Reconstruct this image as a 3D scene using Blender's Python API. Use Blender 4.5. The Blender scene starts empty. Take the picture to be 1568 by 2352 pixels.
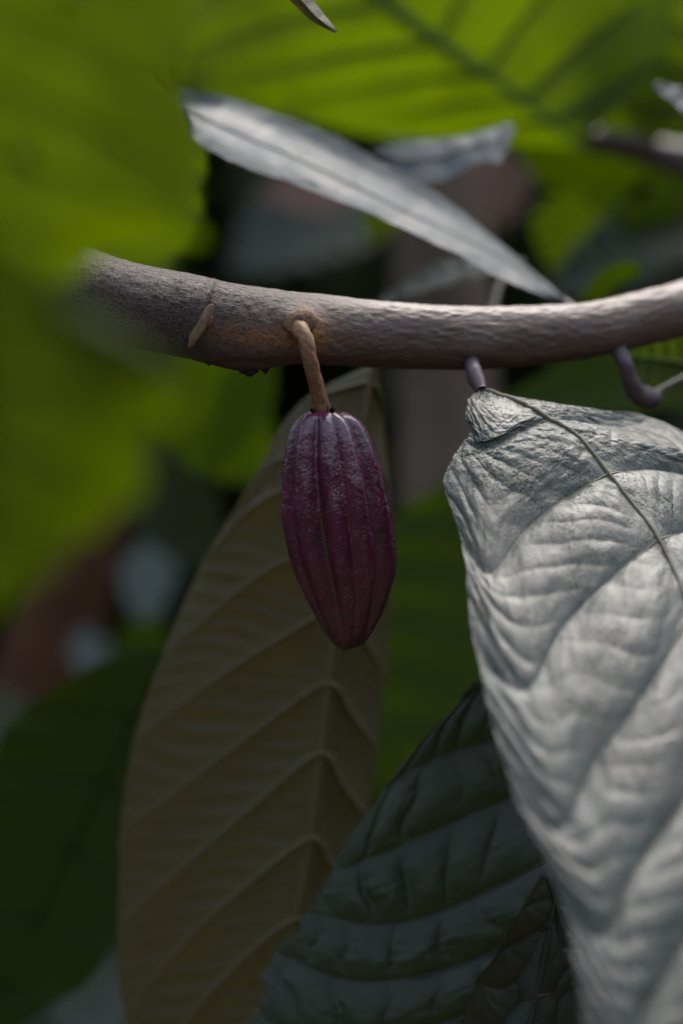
import bpy, math, random
import numpy as np
from mathutils import Vector

S = bpy.context.scene
C = S.collection
R = math.radians
RNG = np.random.default_rng(7)
random.seed(7)

# ------------------------------------------------------------------ camera
CAM_Z = 1.5
FOCUS = 0.992
cd = bpy.data.cameras.new('camera')
cam = bpy.data.objects.new('camera', cd); C.objects.link(cam)
cam.location = (0, 0, CAM_Z); cam.rotation_euler = (R(90), 0, 0)
cd.sensor_fit = 'VERTICAL'; cd.sensor_height = 36; cd.sensor_width = 24
cd.lens = 85; cd.clip_start = 0.02; cd.clip_end = 200
cd.dof.use_dof = True; cd.dof.focus_distance = FOCUS; cd.dof.aperture_fstop = 2.8
cd.dof.aperture_blades = 9
S.camera = cam
# ------------------------------------------------------------------ sky, sun, exposure
SUN_EL, SUN_AZ = 58.0, 22.0          # azimuth: degrees from +Y (away from camera) towards +X
w = bpy.data.worlds.new('World'); S.world = w; w.use_nodes = True
nt = w.node_tree; bg = nt.nodes['Background']
sky = nt.nodes.new('ShaderNodeTexSky'); sky.sky_type = 'NISHITA'; sky.sun_disc = False
sky.sun_elevation = R(SUN_EL); sky.sun_rotation = R(SUN_AZ)
sky.air_density = 1.0; sky.dust_density = 4.0; sky.ozone_density = 1.0
hs = nt.nodes.new('ShaderNodeHueSaturation'); hs.inputs['Saturation'].default_value = .62     # thin cloud: a paler sky
nt.links.new(sky.outputs[0], hs.inputs['Color']); nt.links.new(hs.outputs[0], bg.inputs[0]); bg.inputs[1].default_value = 0.15
sl = bpy.data.lights.new('sun', 'SUN'); sun = bpy.data.objects.new('sun', sl); C.objects.link(sun)
sl.energy = 0.75; sl.angle = R(30); sl.color = (1, 0.96, 0.9)
sd = Vector((math.sin(R(SUN_AZ))*math.cos(R(SUN_EL)), math.cos(R(SUN_AZ))*math.cos(R(SUN_EL)), math.sin(R(SUN_EL))))
sun.rotation_euler = sd.to_track_quat('Z', 'Y').to_euler(); sun.location = sd*5
vs = S.view_settings; vs.view_transform = 'Standard'; vs.look = 'None'; vs.gamma = 1
vs.use_curve_mapping = False; vs.exposure = 1.05
S.render.engine = 'CYCLES'
S.cycles.use_denoising = True
S.cycles.max_bounces = 8; S.cycles.transparent_max_bounces = 8
S.cycles.sample_clamp_indirect = 6

# ------------------------------------------------------------------ helpers
K = 0.036/0.085/2352*1.0*1000/1000*1.0     # metres per picture unit (of 2352) at 1 m
def P(x, y, d=1.0):
    """a point that the photograph shows at (x, y) of 1568 x 2352, d metres away"""
    return np.array([(x-784)*K*d, d, CAM_Z-(y-1176)*K*d])
def V(v, d=1.0): return v*K*d

def cr(pts, t):
    """Catmull-Rom through pts (n,...) at parameters t in [0, n-1]"""
    pts = np.asarray(pts, float); n = len(pts)
    t = np.clip(np.asarray(t, float), 0, n-1)
    i = np.minimum(t.astype(int), n-2); f = t-i
    ext = np.concatenate([[2*pts[0]-pts[1]], pts, [2*pts[-1]-pts[-2]]])
    p0, p1, p2, p3 = ext[i], ext[i+1], ext[i+2], ext[i+3]
    f = f.reshape(f.shape+(1,)*(pts.ndim-1))
    return 0.5*((2*p1)+(-p0+p2)*f+(2*p0-5*p1+4*p2-p3)*f**2+(-p0+3*p1-3*p2+p3)*f**3)

_lat = np.random.default_rng(3).random((64, 64, 64)).astype(np.float32)
def vnoise(x, y, z=0.0):
    x, y, z = np.broadcast_arrays(np.asarray(x, float), np.asarray(y, float), np.asarray(z, float))
    xi, yi, zi = np.floor(x).astype(int), np.floor(y).astype(int), np.floor(z).astype(int)
    fx, fy, fz = x-xi, y-yi, z-zi
    fx, fy, fz = [f*f*(3-2*f) for f in (fx, fy, fz)]
    g = lambda a, b, c: _lat[(xi+a) & 63, (yi+b) & 63, (zi+c) & 63]
    r = 0
    for a in (0, 1):
        for b in (0, 1):
            for c in (0, 1):
                r = r+g(a, b, c)*(fx if a else 1-fx)*(fy if b else 1-fy)*(fz if c else 1-fz)
    return r*2-1
def fbm(x, y, z=0.0, o=4):
    r = 0; a = 1
    for i in range(o):
        r = r+a*vnoise(np.asarray(x)*2**i+17*i, np.asarray(y)*2**i+5*i, np.asarray(z)*2**i+9*i); a *= .5
    return r

def mesh_obj(name, verts, faces, mat, parent=None, smooth=True, attrs=None, uv=None):
    me = bpy.data.meshes.new(name)
    me.from_pydata([tuple(v) for v in np.asarray(verts).tolist()], [], faces if isinstance(faces, list) else faces.tolist())
    if smooth: me.polygons.foreach_set('use_smooth', np.ones(len(me.polygons), bool))
    for k, a in (attrs or {}).items():
        at = me.attributes.new(k, 'FLOAT', 'POINT'); at.data.foreach_set('value', np.asarray(a, np.float32).ravel())
    me.materials.append(mat)
    o = bpy.data.objects.new(name, me); C.objects.link(o)
    if parent: o.parent = parent
    me.update()
    return o

def root(name, label, cat, loc, group=None):
    o = bpy.data.objects.new(name, None); C.objects.link(o); o.location = tuple(loc)
    o.empty_display_size = .01
    o['label'] = label; o['category'] = cat
    if group: o['group'] = group
    return o

def gridfaces(nu, nv, wrap=False):
    i = np.arange(nu-1)[:, None]; j = np.arange(nv if wrap else nv-1)[None, :]
    a = i*nv+j; b = i*nv+(j+1) % nv
    return np.stack([a, b, b+nv, a+nv], -1).reshape(-1, 4)

def tube(pts, rad, sides=8, squash=None):
    """returns verts, faces for a tube along pts (n,3) with radii rad (n)"""
    pts = np.asarray(pts, float); n = len(pts)
    rad = np.broadcast_to(np.asarray(rad, float), (n,))
    T = np.gradient(pts, axis=0); T /= np.linalg.norm(T, axis=1)[:, None]+1e-12
    up = np.array([0, 0, 1.]) if abs(T[0][2]) < .8 else np.array([0, 1., 0])
    A = np.cross(T, up); A /= np.linalg.norm(A, axis=1)[:, None]+1e-12
    B = np.cross(A, T)
    th = np.arange(sides)/sides*2*np.pi
    v = pts[:, None, :]+rad[:, None, None]*(np.cos(th)[None, :, None]*A[:, None, :]+np.sin(th)[None, :, None]*B[:, None, :])
    v = v.reshape(-1, 3); f = gridfaces(n, sides, True).tolist()
    f.append(list(range(sides))); f.append([(n-1)*sides+i for i in range(sides-1, -1, -1)])
    return v, f

# ------------------------------------------------------------------ materials
def nmat(name):
    m = bpy.data.materials.new(name); m.use_nodes = True
    t = m.node_tree; t.nodes.clear()
    return m, t, (lambda k, **kw: _node(t, k, kw)), t.links.new
def _node(t, k, kw):
    n = t.nodes.new('ShaderNode'+k)
    for a, v in kw.items():
        if a.startswith('i_'):
            key = a[2:]; key = int(key) if key.isdigit() else key.replace('_', ' ')
            n.inputs[key].default_value = v
        else: setattr(n, a, v)
    return n
def ramp(N, L, src, stops):
    r = N('ValToRGB'); e = r.color_ramp.elements
    while len(e) < len(stops): e.new(0.5)
    for el, (p, c) in zip(e, stops):
        el.position = p; el.color = (*c, 1) if len(c) == 3 else c
    L(src, r.inputs[0]); return r.outputs[0]
def mixc(N, L, fac, a, b, mode='MIX'):
    m = N('Mix', data_type='RGBA', blend_type=mode)
    for i, s in ((0, fac), (6, a), (7, b)):
        if hasattr(s, 'is_output'): L(s, m.inputs[i])
        else: m.inputs[i].default_value = s if i == 0 else (*s, 1)
    return m.outputs[2]

def leaf_mat(name, col, col2, trans, tfac, spec=0.5, rough=0.4, coat=0.0, speck=0.0, speckcol=(.03, .03, .02),
             veincol=None, veinfac=0.0, bump=0.3, bscale=900, nscale=60, coatrough=.3, blotch=None, blotchfac=0.0):
    m, t, N, L = nmat(name)
    out = N('OutputMaterial'); co = N('TexCoord').outputs['Object']
    n1 = N('TexNoise', i_Scale=nscale, i_Detail=6.0, i_Roughness=.6); L(co, n1.inputs['Vector'])
    c = mixc(N, L, ramp(N, L, n1.outputs[0], [(.3, (0, 0, 0)), (.7, (1, 1, 1))]), col, col2)
    if blotch:
        nb = N('TexNoise', i_Scale=nscale*.35, i_Detail=8.0, i_Roughness=.7, i_Distortion=.6); L(co, nb.inputs['Vector'])
        r = ramp(N, L, nb.outputs[0], [(.5, (0, 0, 0)), (.72, (blotchfac,)*3)])
        c = mixc(N, L, r, c, blotch)
    if veincol:
        a = N('Attribute', attribute_name='vein'); mm = N('Math', operation='MULTIPLY', i_1=veinfac); L(a.outputs['Fac'], mm.inputs[0])
        c = mixc(N, L, mm.outputs[0], c, veincol)
    n2 = N('TexNoise', i_Scale=bscale, i_Detail=4.0, i_Roughness=.6); L(co, n2.inputs['Vector'])
    if speck > 0:
        v = N('TexVoronoi', i_Scale=700.0, i_Randomness=1.0); L(co, v.inputs['Vector'])
        n3 = N('TexNoise', i_Scale=45.0, i_Detail=5.0); L(co, n3.inputs['Vector'])
        th = N('MapRange', i_1=.42, i_2=.68, i_3=0.08, i_4=0.46); L(n3.outputs[0], th.inputs[0])
        lt = N('Math', operation='LESS_THAN'); L(v.outputs['Distance'], lt.inputs[0]); L(th.outputs[0], lt.inputs[1])
        sf = N('Math', operation='MULTIPLY', i_1=speck); L(lt.outputs[0], sf.inputs[0])
        c = mixc(N, L, sf.outputs[0], c, speckcol)
    b = N('Bump', i_Strength=bump, i_Distance=.0006); L(n2.outputs[0], b.inputs['Height'])
    p = N('BsdfPrincipled'); L(c, p.inputs['Base Color']); L(b.outputs[0], p.inputs['Normal'])
    p.inputs['Specular IOR Level'].default_value = spec
    rr = N('MapRange', i_1=.3, i_2=.7, i_3=max(.05, rough-.12), i_4=min(1, rough+.12)); L(n1.outputs[0], rr.inputs[0])
    L(rr.outputs[0], p.inputs['Roughness'])
    if speck > 0:
        s2 = N('Math', operation='MULTIPLY_ADD', i_1=-spec*.9, i_2=spec); L(sf.outputs[0], s2.inputs[0]); L(s2.outputs[0], p.inputs['Specular IOR Level'])
    if coat > 0 and speck > 0:
        s3 = N('Math', operation='MULTIPLY_ADD', i_1=-coat, i_2=coat); L(sf.outputs[0], s3.inputs[0]); L(s3.outputs[0], p.inputs['Coat Weight'])
    if coat > 0:
        p.inputs['Coat Weight'].default_value = coat; p.inputs['Coat Roughness'].default_value = coatrough
        p.inputs['Coat IOR'].default_value = 1.6; L(b.outputs[0], p.inputs['Coat Normal'])
    tr = N('BsdfTranslucent'); tc = mixc(N, L, ramp(N, L, n1.outputs[0], [(.3, (0, 0, 0)), (.7, (1, 1, 1))]), trans, tuple(x*.5 for x in trans))
    L(tc, tr.inputs[0])
    mx = N('MixShader', i_0=tfac); L(p.outputs[0], mx.inputs[1]); L(tr.outputs[0], mx.inputs[2]); L(mx.outputs[0], out.inputs[0])
    return m

GT = (.36, .55, .0)
M = {}
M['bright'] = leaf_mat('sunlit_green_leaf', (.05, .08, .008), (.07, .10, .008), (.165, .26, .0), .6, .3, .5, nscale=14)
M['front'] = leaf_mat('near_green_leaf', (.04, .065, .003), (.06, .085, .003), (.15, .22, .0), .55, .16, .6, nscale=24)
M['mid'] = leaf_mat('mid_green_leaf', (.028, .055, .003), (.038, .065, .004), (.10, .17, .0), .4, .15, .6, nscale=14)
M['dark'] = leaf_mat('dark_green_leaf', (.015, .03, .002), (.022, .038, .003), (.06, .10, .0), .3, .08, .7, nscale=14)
M['silver'] = leaf_mat('glossy_grey_leaf', (.017, .030, .022), (.036, .050, .041), (.10, .14, .03), .06, .42, .43, coat=.10, coatrough=.36, speck=.85,
                       veincol=(.05, .07, .06), veinfac=.5, bump=.5, nscale=70, blotch=(.10, .085, .07), blotchfac=.5)
M['arch'] = leaf_mat('glossy_pale_leaf', (.05, .065, .07), (.085, .10, .105), (.10, .14, .03), .06, .32, .55, coat=.0, coatrough=.4, nscale=50)
M['teal'] = leaf_mat('dusky_teal_leaf', (.018, .030, .012), (.036, .048, .026), (.05, .09, .01), .1, .33, .42, coat=.08,
                     veincol=(.03, .04, .03), veinfac=.5, nscale=70, bump=.3, blotch=(.07, .085, .08), blotchfac=.35)
M['olive'] = leaf_mat('dull_olive_leaf', (.034, .042, .026), (.055, .058, .038), (.06, .08, .01), .1, .5, .42, speck=.5, speckcol=(.07, .07, .03), nscale=70,
                      veincol=(.05, .045, .03), veinfac=.4)
M['brown'] = leaf_mat('matt_brown_leaf_underside', (.060, .059, .027), (.090, .081, .038), (.14, .12, .03), .15, .3, .5, nscale=40,
                      veincol=(.12, .10, .055), veinfac=.5, blotch=(.085, .055, .025), blotchfac=.5)
M['palegreen'] = leaf_mat('pale_glossy_leaf', (.09, .13, .12), (.13, .17, .16), (.1, .15, .05), .1, .8, .35, coat=.4, nscale=20)

M['thicket'] = leaf_mat('thicket_leaf', (.03, .05, .015), (.055, .065, .035), (.10, .15, .01), .3, .3, .5, nscale=6)

def plain_mat(name, c1, c2, scale=200, rough=.6, spec=.4, bump=.4, bdist=.001, coat=0):
    m, t, N, L = nmat(name); out = N('OutputMaterial'); co = N('TexCoord').outputs['Object']
    n = N('TexNoise', i_Scale=scale, i_Detail=6.0, i_Roughness=.65); L(co, n.inputs['Vector'])
    c = mixc(N, L, ramp(N, L, n.outputs[0], [(.35, (0, 0, 0)), (.65, (1, 1, 1))]), c1, c2)
    b = N('Bump', i_Strength=bump, i_Distance=bdist); L(n.outputs[0], b.inputs['Height'])
    p = N('BsdfPrincipled', i_Roughness=rough); p.inputs['Specular IOR Level'].default_value = spec
    p.inputs['Coat Weight'].default_value = coat
    L(c, p.inputs['Base Color']); L(b.outputs[0], p.inputs['Normal']); L(p.outputs[0], out.inputs[0])
    return m
M['vein_silver'] = plain_mat('leaf_vein_olive_brown', (.07, .068, .042), (.12, .105, .065), 900, .6)
M['vein_brown'] = plain_mat('leaf_vein_tan', (.125, .11, .055), (.165, .14, .07), 300, .6)
M['vein_dark'] = plain_mat('leaf_vein_dark', (.03, .035, .02), (.05, .045, .03), 300, .6)
M['vein_green'] = plain_mat('leaf_vein_green', (.05, .10, .005), (.07, .12, .005), 100, .6)
M['petiole'] = plain_mat('leaf_stalk_grey_purple', (.075, .055, .06), (.14, .11, .125), 220, .42, .5)
M['trunk_red'] = plain_mat('trunk_bark_red_brown', (.07, .032, .018), (.11, .05, .028), 20, .85, .2, .5, .01)
M['trunk_tan'] = plain_mat('trunk_bark_tan_grey', (.11, .085, .062), (.19, .145, .11), 25, .8, .2, .5, .01)
M['pinktan'] = plain_mat('dry_leaf_pinkish', (.20, .12, .095), (.30, .19, .155), 12, .8, .2)
M['soil'] = plain_mat('soil', (.03, .02, .012), (.08, .055, .035), 6, .95, .1, .5, .03)
M['litter'] = plain_mat('dry_leaf', (.08, .05, .032), (.13, .085, .06), 12, .8, .2)

# ------------------------------------------------------------------ leaves
class Leaf:
    """rows: list of (left, mid, right); left/right = lists of (x,y,d) from the midrib outwards, in photo units.
    Rows follow the side veins, so a vein runs along every whole row number."""
    def __init__(s, rows, world=False):
        f = (lambda p: np.asarray(p, float)) if world else (lambda p: P(*p))
        g = []
        for l, m, r in rows:
            m = f(m)
            def side(pts):
                q = [m]+[f(p) for p in pts]
                return cr(q, np.linspace(0, len(q)-1, 5))
            g.append(np.concatenate([side(l)[::-1], side(r)[1:]]))
        s.g = np.array(g); s.n = len(rows)
    def at(s, u, v):
        """u in [0,n-1], v in [-1,1]; arrays of the same shape -> (...,3)"""
        u = np.asarray(u, float); v = np.asarray(v, float)
        g = cr(s.g, u.ravel())                       # (k,9,3)
        t = (v.ravel()+1)*4
        i = np.minimum(t.astype(int), 7); fr = (t-i)[:, None]
        ext = np.concatenate([2*g[:, :1]-g[:, 1:2], g, 2*g[:, -1:]-g[:, -2:-1]], 1)
        k = np.arange(len(i)); p0, p1, p2, p3 = ext[k, i], ext[k, i+1], ext[k, i+2], ext[k, i+3]
        o = 0.5*((2*p1)+(-p0+p2)*fr+(2*p0-5*p1+4*p2-p3)*fr**2+(-p0+3*p1-3*p2+p3)*fr**3)
        return o.reshape(u.shape+(3,))

def build_leaf(rt, leaf, mat, nu=60, nv=40, face=-1, bulge=0.0, ripple=0.0, k=9, wave=0.0, wavef=3.0, jag=0.0, phase=None, shear=.5, rlow=.6,
               veinmat=None, vr=.0006, mr=.0012, veins=None, vside=1, sink=.35, seed=0, u0=0.0, u1=None, vend=.93, vs=1.0, rough=0.0, holes=()):
    """blade with quilted relief, a midrib and one object per side vein. face=-1: top of the leaf looks to the camera/up"""
    base = np.array(rt.location); u1 = leaf.n-1 if u1 is None else u1
    u = np.linspace(u0, u1, nu); vv = np.linspace(-1, 1, nv)
    U, W = np.meshgrid(u, vv, indexing='ij')
    Pn = leaf.at(U, W)
    du = np.gradient(Pn, axis=0); dv = np.gradient(Pn, axis=1)
    Nn = np.cross(du, dv); Nn /= np.linalg.norm(Nn, axis=2)[..., None]+1e-12
    # normals point towards the camera or up
    s0 = np.sign((Nn*np.array([0, -.8, .6])).sum(2).mean()) or 1
    Nn = Nn*s0
    warp = vnoise(U*1.3+seed, W*3)
    ph = np.arange(leaf.n, dtype=float) if phase is None else np.asarray(phase, float)
    PH = lambda q: np.interp(q, range(leaf.n), ph)
    F_ = PH(U)
    lat = np.abs(np.sin(np.pi*F_))          # 0 on side veins
    aw = np.abs(W)
    lat2 = lat**.6
    fade = np.clip(F_/1.1, 0, 1)**1.5
    H = fade*bulge*(lat2-.6)*np.minimum(1, aw*6)*(1.05-aw**4)
    q_ = k*aw+shear*k*(F_ % 1)+.26*vnoise(F_*2.1+seed, W*4)+.08*vnoise(F_*6+seed, W*9)+seed*.37+3.3*np.floor(F_)
    rp = np.abs(np.sin(np.pi*q_))**.55
    q2 = 2.6*k*aw+1.3*vnoise(F_*7+seed, W*13); rp2 = np.abs(np.sin(np.pi*q2))**.6*np.abs(np.sin(np.pi*(3*F_+.8*vnoise(F_*5, W*9+seed))))**.5
    H = H+fade*ripple*((rp-.6)*1.5+.2*(rp2-.4))*lat**.7*np.minimum(1, aw*5)*(.75+.5*vnoise(F_*1.7+3, W*4+seed))*(1-.5*aw**6)*(rlow+(1-rlow)*np.clip(aw*1.1, 0, 1))*(rlow+(1-rlow)*np.clip(F_/4, 0, 1))*1.0
    H = H+rough*fbm(U*5+seed, W*14, 0, 3)
    H = H+wave*np.sin(wavef*U*2*np.pi/3+seed+1.5*np.sign(W))*aw**3
    Pn = Pn+Nn*H[..., None]
    if jag > 0:
        e = (aw > .9)*(aw-.9)/.1
        off = jag*(fbm(U*2.6+seed, np.sign(W)*3+7, 0, 4))*e
        dW = dv/(np.linalg.norm(dv, axis=2)[..., None]+1e-12)
        Pn = Pn+dW*(off*np.sign(W))[..., None]
    vein = np.exp(-(lat/.16)**2)*(aw < .97)+np.exp(-(aw/.03)**2)
    F = gridfaces(nu, nv)
    if len(holes):
        cen = np.stack([U.ravel(), W.ravel()], 1)[F].mean(1)
        keep = np.ones(len(F), bool)
        for hu, hw, ru, rw in holes: keep &= ((cen[:, 0]-hu)/ru)**2+((cen[:, 1]-hw)/rw)**2 > 1
        F = F[keep]
    mesh_obj('blade', Pn.reshape(-1, 3)-base, F, mat, rt, attrs={'vein': np.clip(vein, 0, 1)})
    if veinmat:
        def path(us, ws, r):
            ws = np.asarray(ws); us = np.asarray(us)
            p = leaf.at(us, ws)
            # same relief as the blade along the vein
            e = 1e-3
            a = leaf.at(np.clip(us+e, 0, leaf.n-1), ws)-leaf.at(np.clip(us-e, 0, leaf.n-1), ws)
            b = leaf.at(us, np.clip(ws+e, -1, 1))-leaf.at(us, np.clip(ws-e, -1, 1))
            n = np.cross(a, b); n /= np.linalg.norm(n, axis=1)[:, None]+1e-12; n *= s0
            la = np.abs(np.sin(np.pi*PH(us)))**.6; h = np.clip(PH(us)/1.1, 0, 1)**1.5*bulge*(la-.6)*np.minimum(1, np.abs(ws)*6)*(1.05-np.abs(ws)**4)
            h = h+rough*fbm(us*5+seed, ws*14, 0, 3)+wave*np.sin(wavef*us*2*np.pi/3+seed+1.5*np.sign(ws))*np.abs(ws)**3
            return p+n*(h+vside*r*sink)[:, None]
        t = np.linspace(u0, u1-.02, 60)
        r = mr*(1-.75*(t-u0)/(u1-u0))
        v_, f_ = tube(path(t, np.zeros(60), r), r, 10); mesh_obj('midrib', v_-base, f_, veinmat, rt)
        for q in np.interp(np.arange(1, int(math.ceil(ph[-1]))), ph, range(leaf.n)):
            for sg in (-1, 1):
                t = np.linspace(0, 1, 36); ws = sg*t*vend
                us = np.full(36, float(q))
                r = vr*(1-.72*t)
                v_, f_ = tube(path(us, ws, r), r, 8); mesh_obj('lateral_vein', v_-base, f_, veinmat, rt)

def stalk(rt, pts, r0, r1, mat, name='petiole', n=24, sides=10, swell=0.0):
    pts = [P(*p) for p in pts]; q = cr(pts, np.linspace(0, len(pts)-1, n)); t = np.linspace(0, 1, n)
    rad = r0+(r1-r0)*t
    if swell: rad = rad*(1+swell*(np.exp(-(t/.14)**2)+.8*np.exp(-((1-t)/.14)**2)))
    v_, f_ = tube(q, rad, sides); return mesh_obj(name, v_-np.array(rt.location), f_, mat, rt)

def quick_leaf(label, p0, p1, width, mat, roll=0.0, arch=0.0, group=None, laterals=5, veinmat=None, cup=.12, wl=1.0, wr=1.0, peak=.42,
               nu=36, nv=20, jag=0.002, ripple=.0012, bulge=.002, bend=0.0, stalk_to=None, name='cacao_leaf', vr=.001, mr=.002, pr=.0022):
    """leaf from p0 (stalk end) to p1 (tip), width in photo units at its own distance; roll turns it about its length; arch lifts its middle"""
    a, b = P(*p0), P(*p1); L = b-a; ln = np.linalg.norm(L); T = L/ln
    side = np.cross(T, np.array([0, 1., 0])); side /= np.linalg.norm(side); dep = np.cross(side, T)
    if dep[1] > 0: dep = -dep                       # dep points to the camera
    W = np.cos(R(roll))*side+np.sin(R(roll))*dep; Nn = -np.sin(R(roll))*side+np.cos(R(roll))*dep
    dm = (p0[2]+p1[2])/2; hw = V(width, dm)/2
    rows = []; n = laterals+2
    for i in range(n):
        t = i/(n-1)
        c = a+L*t+np.array([0, 0, 1.])*arch*ln*math.sin(math.pi*t)+side*bend*ln*math.sin(math.pi*t)
        t2 = min(1, t+.16*(1-t)) if i else .02
        pr_ = (math.sin(math.pi*t2**(math.log(.5)/math.log(peak)))**.75 if 0 < t2 < 1 else 0)
        pr_ = max(pr_, .03 if i in (0, n-1) else 0)
        sh = T*ln*.10*(1 if 0 < i < n-1 else 0)*(1-t)
        def e(sg, f, wd):
            ww = hw*pr_*f*wd
            return tuple(c+W*sg*ww+sh*f**1.5+Nn*(cup*ww*f))
        rows.append(([e(-1, .5, wl), e(-1, 1, wl)], tuple(c), [e(1, .5, wr), e(1, 1, wr)]))
    rt = root(name, label, 'leaf', a, group)
    lf = Leaf(rows, world=True)
    build_leaf(rt, lf, mat, nu, nv, bulge=bulge, ripple=ripple, k=5, jag=jag, veinmat=veinmat, vr=vr, mr=mr, seed=random.random()*20, wave=.05*hw)
    if stalk_to: stalk(rt, [stalk_to, p0], pr, pr*.9, M['petiole'], swell=.3)
    return rt

# ------------------------------------------------------------------ setting: ground
gx = np.linspace(-1, 1, 90); gx = np.sign(gx)*np.abs(gx)**2*60; GX, GY = np.meshgrid(gx, gx, indexing='ij')
GZ = .05*fbm(GX*.6, GY*.6, 0, 4)+.02*vnoise(GX*4, GY*4)
g = mesh_obj('ground', np.stack([GX, GY+2, GZ], -1).reshape(-1, 3), gridfaces(90, 90), M['soil']); g['kind'] = 'structure'

def leaf_cloud(name, label, n, sampler, size, mat, cat, droop=.5, kind='stuff'):
    """many drooping leaves, each a bent blade of real leaf size, scattered through a volume"""
    prof = np.array([[0, 0], [.15, .6], [.4, 1], [.7, .72], [1, 0]])
    c = sampler(n); yaw = RNG.random(n)*2*np.pi; pit = -droop+(RNG.random(n)-.5)*1.3
    roll = (RNG.random(n)-.5)*1.2; ln = size*(.6+.8*RNG.random(n)); wd = ln*.36
    T = np.stack([np.cos(yaw)*np.cos(pit), np.sin(yaw)*np.cos(pit), np.sin(pit)], 1)
    Sd = np.stack([-np.sin(yaw), np.cos(yaw), 0*yaw], 1); Nn = np.cross(T, Sd)
    W = np.cos(roll)[:, None]*Sd+np.sin(roll)[:, None]*Nn; Nn = np.cross(T, W)
    vs_ = []
    for t, pw in prof:
        cc = c+T*(ln*t)[:, None]-np.array([0, 0, 1.])*(ln*.28*t*t)[:, None]
        for sgn in (-1, 0, 1):
            vs_.append(cc+W*(sgn*wd*pw*.5)[:, None]+Nn*(abs(sgn)*.1*wd*pw)[:, None])
    v = np.stack(vs_, 1).reshape(-1, 3)
    f = gridfaces(5, 3); F = (f[None]+(np.arange(n)*15)[:, None, None]).reshape(-1, 4)
    o = mesh_obj(name, v, F, mat); o['kind'] = kind
    if label: o['label'] = label; o['category'] = cat
    return o
def box(x0, x1, y0, y1, z0, z1):
    return lambda n: np.stack([RNG.uniform(x0, x1, n), RNG.uniform(y0, y1, n), RNG.uniform(z0, z1, n)], 1)
def ring(r0, r1, z0, z1, cx=0, cy=1.0):
    def f(n):
        a = RNG.random(n)*2*np.pi; r = np.sqrt(RNG.uniform(r0*r0, r1*r1, n))
        return np.stack([cx+r*np.cos(a), cy+r*np.sin(a), np.where(np.sin(a) < 0, np.where(np.abs(np.cos(a)-.10) < .34, .12, 1)*z1, z1)*RNG.random(n)], 1)  # kept low behind the camera: gap shaped to put sky highlights on the pod
    return f
leaf_cloud('background_foliage', 'dense dark foliage far behind the branch, fully out of focus', 12000, box(-2.6, 2.6, 2.7, 4.6, .1, 3.0), .26, M['thicket'], 'foliage')
leaf_cloud('sky_blocking_foliage', 'dark, mostly unseen foliage all round, added to block low sky light', 9000, ring(3.8, 6.0, 0, 2.9), .34, M['dark'], 'foliage')  # added mostly out of view, to keep low sky light off the subject
leaf_cloud('leaf_litter', 'dry brown fallen leaves covering the ground', 3500, box(-3, 3, -2, 5, .03, .07), .16, M['litter'], 'leaf litter', droop=0)

def trunk(label, p0, p1, r, mat, seed, ext0=True):
    a, b = P(*p0), P(*p1); dirn = (a-b); 
    top = a+dirn*.6; bot = b-dirn*(b[2]+.05)/max(1e-3, dirn[2])
    n, sd_ = 120, 28; t = np.linspace(0, 1, n); pts = bot+(top-bot)*t[:, None]
    pts[:, 0] += .012*np.sin(t*9+seed); 
    rad = r*(1.15-.3*t)
    v_, f_ = tube(pts, rad, sd_)
    cth = (np.arange(len(v_)) % sd_)/sd_*2*np.pi; hh = np.repeat(t, sd_)*40
    cpt = np.repeat(pts, sd_, 0); v_ = cpt+(v_-cpt)*(1+.09*fbm(np.cos(cth)*3+seed, np.sin(cth)*3, hh*.5, 4))[:, None]
    rt = root('tree_trunk', label, 'tree', bot, 'tree trunks behind the branch')
    mesh_obj('trunk', v_-bot, f_, mat, rt)
trunk('tan grey trunk standing behind the branch, just right of the purple pod', (1010, 560, 1.9), (1000, 1160, 1.9), V(125, 1.9), M['trunk_tan'], 1)
trunk('red brown trunk low at the left, below the near green leaves', (150, 1250, 2.0), (60, 1700, 2.0), V(120, 2.0), M['trunk_red'], 5)

# ------------------------------------------------------------------ blurred leaves behind
BG = 'out of focus leaves behind the branch'
# the big backlit leaf along the top
rows = []
mid = [(640, -260), (760, -130), (880, 0), (1000, 90), (1110, 165), (1200, 225), (1262, 275), (1330, 335)]
L_ = [[(560, -230)], [(560, -60), (380, 60)], [(640, 50), (420, 120)], [(760, 130), (480, 195)], [(900, 190), (620, 245)], [(1040, 240), (800, 300)], [(1150, 295), (1010, 320)], [(1325, 338)]]
R_ = [[(700, -300)], [(900, -300), (1000, -420)], [(1010, -180), (1120, -360)], [(1110, -90), (1240, -300)], [(1240, 0), (1420, -160)], [(1350, 90), (1500, -20)], [(1400, 190), (1520, 120)], [(1336, 332)]]
for i, (l, m_, r) in enumerate(zip(L_, mid, R_)):
    d = 1.48-.006*i
    rows.append(([(x, y, d+.03*(j+1)) for j, (x, y) in enumerate(l)], (*m_, d), [(x, y, d-.02*(j+1)) for j, (x, y) in enumerate(r)]))
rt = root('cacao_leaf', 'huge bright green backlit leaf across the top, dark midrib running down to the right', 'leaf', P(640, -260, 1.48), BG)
build_leaf(rt, Leaf(rows), M['bright'], 100, 70, bulge=.003, ripple=.0012, k=5, veinmat=M['vein_green'], vr=.0022, mr=.006, seed=2, jag=.002)

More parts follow.
